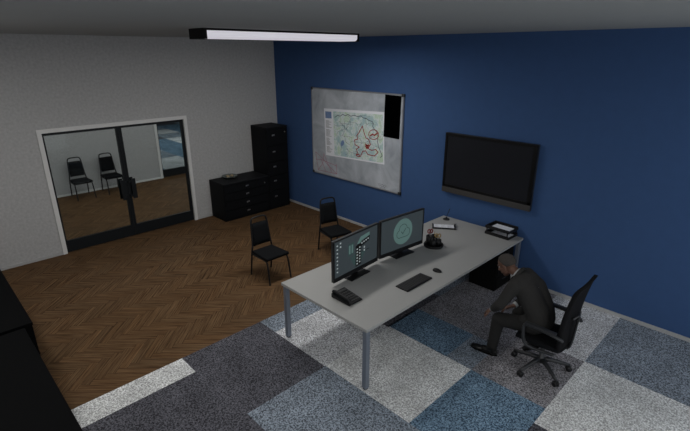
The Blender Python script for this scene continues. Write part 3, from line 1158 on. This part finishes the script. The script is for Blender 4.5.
# ------------------------------------------------------------------ office chair (local: faces -x)
OCX, OCY = 7.13, -1.79
t = thing('office_chair', (OCX, OCY, 0.004), label='black swivel chair with armrests and five castors, under the seated person', cat='chair')
for k, a in enumerate((180, 252, 324, 36, 108)):
    a = radians(a)
    d = Vector((cos(a), sin(a), 0))
    bm = nb()
    tube(bm, [d * .02 + Vector((0, 0, .125)), d * .12 + Vector((0, 0, .118)), d * .24 + Vector((0, 0, .09)), d * .305 + Vector((0, 0, .078))], [.028, .024, .019, .015], n=10)
    arm = obj('base_arm', bm, M['office_metal'], t)
    bm = nb()
    p = d * .30
    s = Vector((-d.y, d.x, 0))
    for q in (-1, 1):
        c = p + Vector((0, 0, .031)) + s * (q * .014)
        tube(bm, [c - s * .010, c + s * .010], .031, n=18)
    tube(bm, [p + Vector((0, 0, .035)), p + Vector((0, 0, .085))], .011, n=10)
    obj('castor', bm, M['black_plastic'], arm)
bm = nb()
lathe(bm, [(0, .09), (.036, .09), (.036, .15), (.026, .155), (.026, .26), (.018, .262), (.018, .375), (0, .375)], 20)
obj('gas_column', bm, M['office_metal'], t)
bm = nb()
box(bm, -.12, .14, -.09, .09, .355, .385, bev=.01)
obj('seat_mechanism', bm, M['office_metal'], t)
bm = nb()
s = nb()
box(s, -1, 1, -1, 1, -1, 1)
bmesh.ops.subdivide_edges(s, edges=s.edges[:], cuts=7, use_grid_fill=True)
for v in s.verts:
    x, y, z = v.co
    ex = 1 - .10 * abs(y) ** 4
    ey = 1 - .07 * abs(x) ** 4
    zz = .425 + z * .030 * (1 - .45 * max(abs(x), abs(y)) ** 6)
    zz += .022 * abs(y) ** 3 - .03 * max(0, -x - .5) ** 1.5 * 2 * .6
    v.co = Vector((x * .245 * ex, y * .255 * ey, zz))
merge(bm, s)
obj('seat', bm, M['fabric_black'], t, smooth=True)
# thin back panel, leaning back, upper edge rolled backwards
bm = nb()
NU, NV = 10, 22
rows_f, rows_b = [], []
for i in range(NV + 1):
    k = i / NV
    z = .43 + k * .755
    x = .205 + k * .085 - .030 * sin(k * pi) + (0 if k < .9 else ((k - .9) * 10) ** 2 * .014)
    rf, rb = [], []
    for j in range(NU + 1):
        y = -1 + 2 * j / NU
        wd = .245 - .012 * k - (0.02 * (1 - k) ** 3)
        dx = -.010 * (abs(y) ** 2.2)
        rf.append(bm.verts.new((x + dx, y * wd, z)))
        rb.append(bm.verts.new((x + dx + .036, y * wd, z)))
    rows_f.append(rf); rows_b.append(rb)
for i in range(NV):
    for j in range(NU):
        bm.faces.new((rows_f[i][j], rows_f[i][j + 1], rows_f[i + 1][j + 1], rows_f[i + 1][j]))
        bm.faces.new((rows_b[i][j + 1], rows_b[i][j], rows_b[i + 1][j], rows_b[i + 1][j + 1]))
    bm.faces.new((rows_f[i][0], rows_f[i + 1][0], rows_b[i + 1][0], rows_b[i][0]))
    bm.faces.new((rows_f[i + 1][NU], rows_f[i][NU], rows_b[i][NU], rows_b[i + 1][NU]))
for j in range(NU):
    bm.faces.new((rows_f[0][j + 1], rows_f[0][j], rows_b[0][j], rows_b[0][j + 1]))
    bm.faces.new((rows_f[NV][j], rows_f[NV][j + 1], rows_b[NV][j + 1], rows_b[NV][j]))
bk = obj('backrest', bm, M['mesh_back'], t, smooth=True)
bm = nb()
P = [(.14, 0, .37), (.24, 0, .38), (.27, 0, .45), (.285, 0, .70), (.295, 0, .80)]
tube(bm, smoothpath(P, 2), .02, n=10, flat=.6)
tube(bm, [(.270, -.10, .79), (.292, 0, .80), (.270, .10, .79)], .012, n=8)
obj('back_support', bm, M['office_metal'], bk)
for sy in (-1, 1):
    bm = nb()
    y = sy * .285
    P = [(.20, y * .86, .40), (.02, y * .9, .385), (-.10, y * .97, .40), (-.125, y, .50), (-.135, y, .635), (-.09, y, .655), (.12, y, .645), (.235, y * .97, .62), (.255, y * .88, .60)]
    tube(bm, smoothpath(P, 2), .0165, n=10, flat=1.25, up=(0, 1, 0))
    ar = obj('armrest', bm, M['office_metal'], t)
    bm = nb()
    box(bm, -.12, .20, y - .027, y + .027, .655, .675, bev=.009)
    obj('arm_pad', bm, M['office_metal'], ar)

# ------------------------------------------------------------------ the seated person
def ell(bm, c, r, rot=None, seg=20):
    s = nb()
    bmesh.ops.create_uvsphere(s, u_segments=seg, v_segments=seg // 2 + 2, radius=1)
    m = Matrix.Translation(Vector(c)) @ (rot if rot is not None else Matrix.Identity(4)) @ Matrix.Diagonal((*r, 1))
    bmesh.ops.transform(s, matrix=m, verts=s.verts)
    merge(bm, s)

def cap(bm, a, b, ra, rb, n=16, flat=1.0, up=None):
    """tapered limb with rounded ends"""
    a, b = Vector(a), Vector(b)
    tube(bm, [a + (b - a) * k for k in (0, .25, .5, .75, 1)], [ra + (rb - ra) * k for k in (0, .25, .5, .75, 1)], n=n, flat=flat, up=up)
    ell(bm, a, (ra * .995,) * 3)
    ell(bm, b, (rb * .995,) * 3)

def solid(name, bm, m, parent, voxel, smooth=4):
    for f in bm.faces:
        f.smooth = True
    o = obj(name, bm, m, parent)
    r = o.modifiers.new('fuse', 'REMESH')
    r.mode = 'VOXEL'
    r.voxel_size = voxel
    r.use_smooth_shade = True
    if smooth:
        k = o.modifiers.new('soften', 'SMOOTH')
        k.factor = .5
        k.iterations = smooth
    return o

def Ry(a): return Matrix.Rotation(radians(a), 4, 'Y')
def Rz(a): return Matrix.Rotation(radians(a), 4, 'Z')
def Rx(a): return Matrix.Rotation(radians(a), 4, 'X')

PX, PY, PZ = 7.08, -1.79, 0.004
person = thing('person', (PX, PY, PZ), label='person in a charcoal suit hunched forward on the office chair, hands over the knees', cat='person')
def W(x, y, z):
    return Vector((x - PX, y - PY, z - PZ))

J = dict(
    pelvis=W(7.045, -1.79, .565), waist=W(7.025, -1.79, .70), chest=W(6.905, -1.79, .885), upper=W(6.835, -1.79, .975),
    neck=W(6.735, -1.785, 1.030), head=W(6.600, -1.785, 1.090),
    shL=W(6.80, -1.970, .975), elL=W(6.70, -2.040, .735), haL=W(6.575, -1.955, .585),
    shR=W(6.775, -1.61, .975), elR=W(6.86, -1.545, .76), haR=W(6.745, -1.775, .632),
    hipL=W(7.03, -1.885, .545), knL=W(6.665, -1.955, .500), anL=W(6.625, -1.950, .115),
    hipR=W(7.03, -1.695, .545), knR=W(6.76, -1.655, .485), anR=W(6.94, -1.605, .165))

# hand: palm and five fingers, built along direction f (fingers), up normal n (back of hand), side s (thumb side)
def hand(bm, wrist, f, n, thumb=1, curl=38):
    f = Vector(f).normalized(); n = Vector(n).normalized()
    s = f.cross(n).normalized() * thumb
    n = (n - f * n.dot(f)).normalized()
    w0 = Vector(wrist)
    rot = Matrix((f, s, n)).transposed().to_4x4()
    ell(bm, w0 + f * .050, (.052, .040, .018), rot)
    ell(bm, w0 + f * .020, (.034, .030, .019), rot)
    lens = [(.030, .074), (.010, .082), (-.011, .077), (-.030, .060)]
    for i, (off, ln) in enumerate(lens):
        p = w0 + f * (.086 - .004 * abs(i - 1)) + s * off
        d = (f + s * off * 2.0).normalized()
        ang = curl * .6
        segs = [.44, .31, .25]
        r = .0088 if i < 3 else .0076
        for q, fr in enumerate(segs):
            a = radians(ang)
            e = d * cos(a) - n * sin(a)
            p2 = p + e * ln * fr
            cap(bm, p, p2, r - q * .0007, r - (q + 1) * .0007, n=8)
            p = p2
            ang += curl
    p = w0 + f * .022 + s * .028 - n * .004
    for q, (ln, sp) in enumerate(((.036, 50), (.028, 34), (.024, 18))):
        a = radians(sp)
        e = (f * cos(a) + s * sin(a) - n * .35).normalized()
        p2 = p + e * ln
        cap(bm, p, p2, .0115 - q * .001, .0105 - q * .001, n=8)
        p = p2

def headrot():
    return Ry(-32)            # face turned to -x, tipped down a little
HR = headrot()
hc = J['head']
def hp(x, y, z):
    """head coordinates: x forward (towards the face), y to the person's left, z up"""
    return hc + (HR @ Vector((-x, -y, z))) * 1.06

body = nb()
cap(body, J['upper'], J['neck'], .05, .056)
cap(body, J['neck'], hp(-.035, 0, -.055), .056, .052)
ell(body, hp(-.012, 0, .030), (.098, .076, .088), HR)          # skull
ell(body, hp(.030, 0, -.028), (.066, .060, .082), HR)          # face
ell(body, hp(.044, 0, -.088), (.036, .036, .026), HR)          # chin and jaw
ell(body, hp(.012, 0, -.070), (.050, .052, .034), HR)
ell(body, hp(.082, 0, .022), (.016, .044, .012), HR)           # brow
cap(body, hp(.088, 0, .008), hp(.106, 0, -.030), .007, .013)   # nose
for s_ in (-1, 1):
    ell(body, hp(.092, s_ * .011, -.034), (.010, .009, .008), HR)
    ell(body, hp(.066, s_ * .034, -.022), (.022, .020, .020), HR)
    ell(body, hp(-.008, s_ * .077, -.014), (.019, .008, .032), HR)   # ears
ell(body, hp(.086, 0, -.060), (.010, .023, .006), HR)          # lips
ell(body, hp(.083, 0, -.070), (.010, .020, .006), HR)
cap(body, J['pelvis'], J['waist'], .115, .095)
cap(body, J['waist'], J['chest'], .095, .10)
ell(body, J['chest'] + Vector((-.02, 0, .02)), (.085, .135, .11), Ry(-30))
cap(body, J['shL'] + Vector((0, .03, 0)), J['shR'] - Vector((0, .03, 0)), .045, .045)
for sd in 'LR':
    cap(body, J['sh' + sd], J['el' + sd], .048, .038)
    cap(body, J['el' + sd], J['ha' + sd], .036, .025)
    cap(body, J['hip' + sd], J['kn' + sd], .080, .054)
    cap(body, J['kn' + sd], J['an' + sd], .050, .034)
fL = (J['haL'] - J['elL']).normalized()
hand(body, J['haL'] + fL * .004, (-.72, .28, -.62), (-.60, -.10, .75), thumb=-1, curl=26)
hand(body, J['haR'] + Vector((-.004, -.006, -.004)), (-.75, -.50, -.36), (-.35, .15, .85), thumb=1, curl=26)
# feet inside the shoes
cap(body, J['anL'] + Vector((.02, 0, -.02)), W(6.53, -1.957, .036), .022, .014)
cap(body, J['anR'] + Vector((.03, 0, -.01)), W(6.950, -1.600, .072), .022, .014)
solid('body', body, M['skin'], person, .0055, 2)

# hair: a close cap following the skull
bm = nb()
s = nb()
bmesh.ops.create_uvsphere(s, u_segments=90, v_segments=64, radius=1)
kill = []
for v in s.verts:
    x, y, z = v.co
    # local: -x is the face; hairline in front, above the ears and at the nape
    fx = -x
    lim = -.50 if fx < -.15 else (-.50 + (fx + .15) * 1.55)
    if z < lim:
        kill.append(v)
bmesh.ops.delete(s, geom=kill, context='VERTS')
g = bmesh.ops.solidify(s, geom=s.faces[:], thickness=.05)
m = Matrix.Translation(hp(-.014, 0, .032)) @ HR @ Matrix.Diagonal((.103, .081, .093, 1))
bmesh.ops.transform(s, matrix=m, verts=s.verts)
merge(bm, s)
obj('hair', bm, M['hair'], person, smooth=True)
for s_ in (-1, 1):
    bm = nb()
    ell(bm, hp(.0700, s_ * .029, .003), (.0105, .012, .0080), HR, 14)
    e = obj('eye', bm, M['eye_white'], person, smooth=True)
    bm = nb()
    ell(bm, hp(.0795, s_ * .029, .0025), (.0020, .0048, .0048), HR, 12)
    obj('iris', bm, M['iris'], e, smooth=True)
    bm = nb()
    tube(bm, [hp(.087, s_ * .014, .025), hp(.086, s_ * .028, .030), hp(.074, s_ * .046, .024)], .0035, n=8)
    obj('eyebrow', bm, M['hair'], person)

# shirt: collar band, front between the lapels, cuffs
bm = nb()
nd = (hp(-.035, 0, -.055) - J['neck']).normalized()
u = nd.orthogonal().normalized(); v2 = nd.cross(u)
def ringp(c, r, n=28, sx=1.0):
    return [c + u * (r * cos(2 * pi * k / n)) + v2 * (r * sin(2 * pi * k / n)) for k in range(n)]
cc = J['neck'] + nd * .008
a = [bm.verts.new(p) for p in ringp(cc - nd * .025, .072)]
b = [bm.verts.new(p) for p in ringp(cc + nd * .012, .062)]
c2 = [bm.verts.new(p) for p in ringp(cc + nd * .012, .057)]
d2 = [bm.verts.new(p) for p in ringp(cc - nd * .02, .066)]
for A, B in ((a, b), (b, c2), (c2, d2), (d2, a)):
    for k in range(28):
        bm.faces.new((A[k], A[(k + 1) % 28], B[(k + 1) % 28], B[k]))
obj('shirt_collar', bm, M['shirt'], person, smooth=True)
bm = nb()
ell(bm, J['chest'] + Vector((-.045, 0, .005)), (.085, .060, .13), Ry(-30))
cap(bm, J['chest'], J['waist'] + Vector((0, 0, .02)), .108, .108)
cap(bm, J['neck'] + Vector((-.02, 0, -.03)), J['chest'] + Vector((-.05, 0, .02)), .055, .06)
solid('shirt_front', bm, M['shirt'], person, .01, 3)
bm = nb()
cap(bm, J['neck'] + Vector((-.052, 0, -.018)), J['chest'] + Vector((-.125, 0, -.03)), .012, .022)
obj('necktie', bm, M['suit'], person, smooth=True)
for sd in 'LR':
    d = (J['ha' + sd] - J['el' + sd]).normalized()
    bm = nb()
    tube(bm, [J['ha' + sd] - d * .05, J['ha' + sd] - d * .002], [.034, .033], n=20)
    obj('shirt_cuff', bm, M['shirt'], person)

# jacket
bm = nb()
ell(bm, J['pelvis'] + Vector((.01, 0, .02)), (.140, .185, .11))
for sy in (-1, 1):
    cap(bm, J['pelvis'] + Vector((0.01, sy * .065, .03)), J['waist'] + Vector((.0, sy * .065, .02)), .128, .125)
    cap(bm, J['waist'] + Vector((0, sy * .065, .02)), J['chest'] + Vector((.005, sy * .085, .01)), .125, .126)
    cap(bm, J['chest'] + Vector((.005, sy * .085, .01)), J['upper'] + Vector((.0, sy * .10, -.01)), .126, .10)
ell(bm, J['upper'] + Vector((.050, 0, .0)), (.080, .18, .098), Ry(-35))
cap(bm, J['shL'] + Vector((.0, .02, .0)), J['upper'] + Vector((-.02, 0, .020)), .078, .085)
cap(bm, J['shR'] + Vector((.0, -.02, .0)), J['upper'] + Vector((-.02, 0, .020)), .078, .085)
for sd in 'LR':
    d = (J['ha' + sd] - J['el' + sd]).normalized()
    cap(bm, J['sh' + sd], J['el' + sd], .076, .058)
    tube(bm, [J['el' + sd], J['el' + sd] + d * .1, J['ha' + sd] - d * .030], [.058, .052, .043], n=18)
# open front: carve by leaving the neck hollow; skirt of the jacket over the hips
for sy in (-1, 1):
    cap(bm, J['pelvis'] + Vector((-.02, sy * .13, .02)), J['pelvis'] + Vector((-.12, sy * .135, .025)), .075, .055)
jk = solid('suit_jacket', bm, M['suit'], person, .009, 5)
# lapels and jacket collar
for sy in (-1, 1):
    bm = nb()
    P = [J['neck'] + Vector((.055, sy * .030, .018)), J['neck'] + Vector((.020, sy * .072, .008)), J['neck'] + Vector((-.035, sy * .080, -.035)),
         J['chest'] + Vector((-.120, sy * .055, .02)), J['chest'] + Vector((-.125, sy * .02, -.08))]
    tube(bm, smoothpath(P, 2), [.012 + .010 * sin(pi * k / (len(smoothpath(P, 2)) - 1)) for k in range(len(smoothpath(P, 2)))], n=10, flat=.45)
    obj('lapel', bm, M['suit'], jk)

bm = nb()
cn = J['neck'] + Vector((.012, 0, -.006)) - nd * .004
fw_ = (Vector((-1, 0, -.2)) - nd * nd.dot(Vector((-1, 0, -.2)))).normalized()
sd_ = nd.cross(fw_).normalized()
P = [cn + fw_ * (.080 * cos(radians(a))) + sd_ * (.084 * sin(radians(a))) - nd * (.03 * max(0, cos(radians(a)))) for a in range(55, 306, 10)]
tube(bm, P, [.018 + .004 * sin(pi * k / (len(P) - 1)) for k in range(len(P))], n=10, flat=.8)
obj('jacket_collar', bm, M['suit'], jk)

# trousers
bm = nb()
ell(bm, J['pelvis'] + Vector((0, 0, -.005)), (.135, .175, .095))
for sd in 'LR':
    cap(bm, J['hip' + sd], J['kn' + sd], .096, .076)
    k, a_ = J['kn' + sd], J['an' + sd]
    d = (a_ - k)
    tube(bm, [k, k + d * .3, k + d * .65, k + d * (1.0 if sd == 'L' else 1.02)], [.074, .068, .062, .058], n=20)
solid('trousers', bm, M['trouser'], person, .009, 5)

for sd, q in (('L', W(6.56, -1.955, .05)), ('R', W(6.965, -1.600, .085))):
    bm = nb()
    k, a_ = J['kn' + sd], J['an' + sd]
    cap(bm, a_ + (k - a_) * .22, a_ + Vector((.015, 0, -.015)), .046, .043)
    cap(bm, a_ + Vector((.015, 0, -.015)), q, .043, .030)
    solid('sock', bm, M['shoe'], person, .008, 2)
# shoes
def shoe(heel, toe, ankle, tilt=0):
    heel, toe = Vector(heel), Vector(toe)
    d = (toe - heel); L = d.length; f = d.normalized()
    bm = nb()
    s = Vector((-f.y, f.x, 0)).normalized()
    up = f.cross(s) * (1 if f.cross(s).z > 0 else -1)
    def q(a, b, c): return heel + f * (a * L) + s * b + up * c
    rot = Matrix((f, s, up)).transposed().to_4x4()
    ell(bm, q(.14, 0, .045), (.048, .036, .042), rot)
    ell(bm, q(.40, 0, .040), (.080, .039, .038), rot)
    ell(bm, q(.70, 0, .030), (.078, .044, .027), rot)
    ell(bm, q(.88, 0, .026), (.038, .034, .021), rot)
    cap(bm, q(.16, 0, .05), Vector(ankle) - (Vector(ankle) - q(.2, 0, .05)) * .15, .040, .042)
    o = solid('shoe', bm, M['shoe'], person, .006, 2)
    bm = nb()
    pts = []
    for k in range(24):
        a = 2 * pi * k / 24
        xx = .5 + .52 * cos(a)
        wd = .036 + .010 * max(0, min(1, xx)) if .1 < xx else .034
        pts.append(q(xx, wd * sin(a), .0))
    prism(bm, pts, up * .014)
    obj('sole', bm, M['black_matte'], o)
shoe(W(6.690, -1.940, .004), W(6.375, -1.972, .004), J['anL'] + Vector((.015, 0, -.01)))
shoe(W(7.055, -1.600, .150), W(6.855, -1.596, -.0), J['anR'] + Vector((.03, 0, .0)))
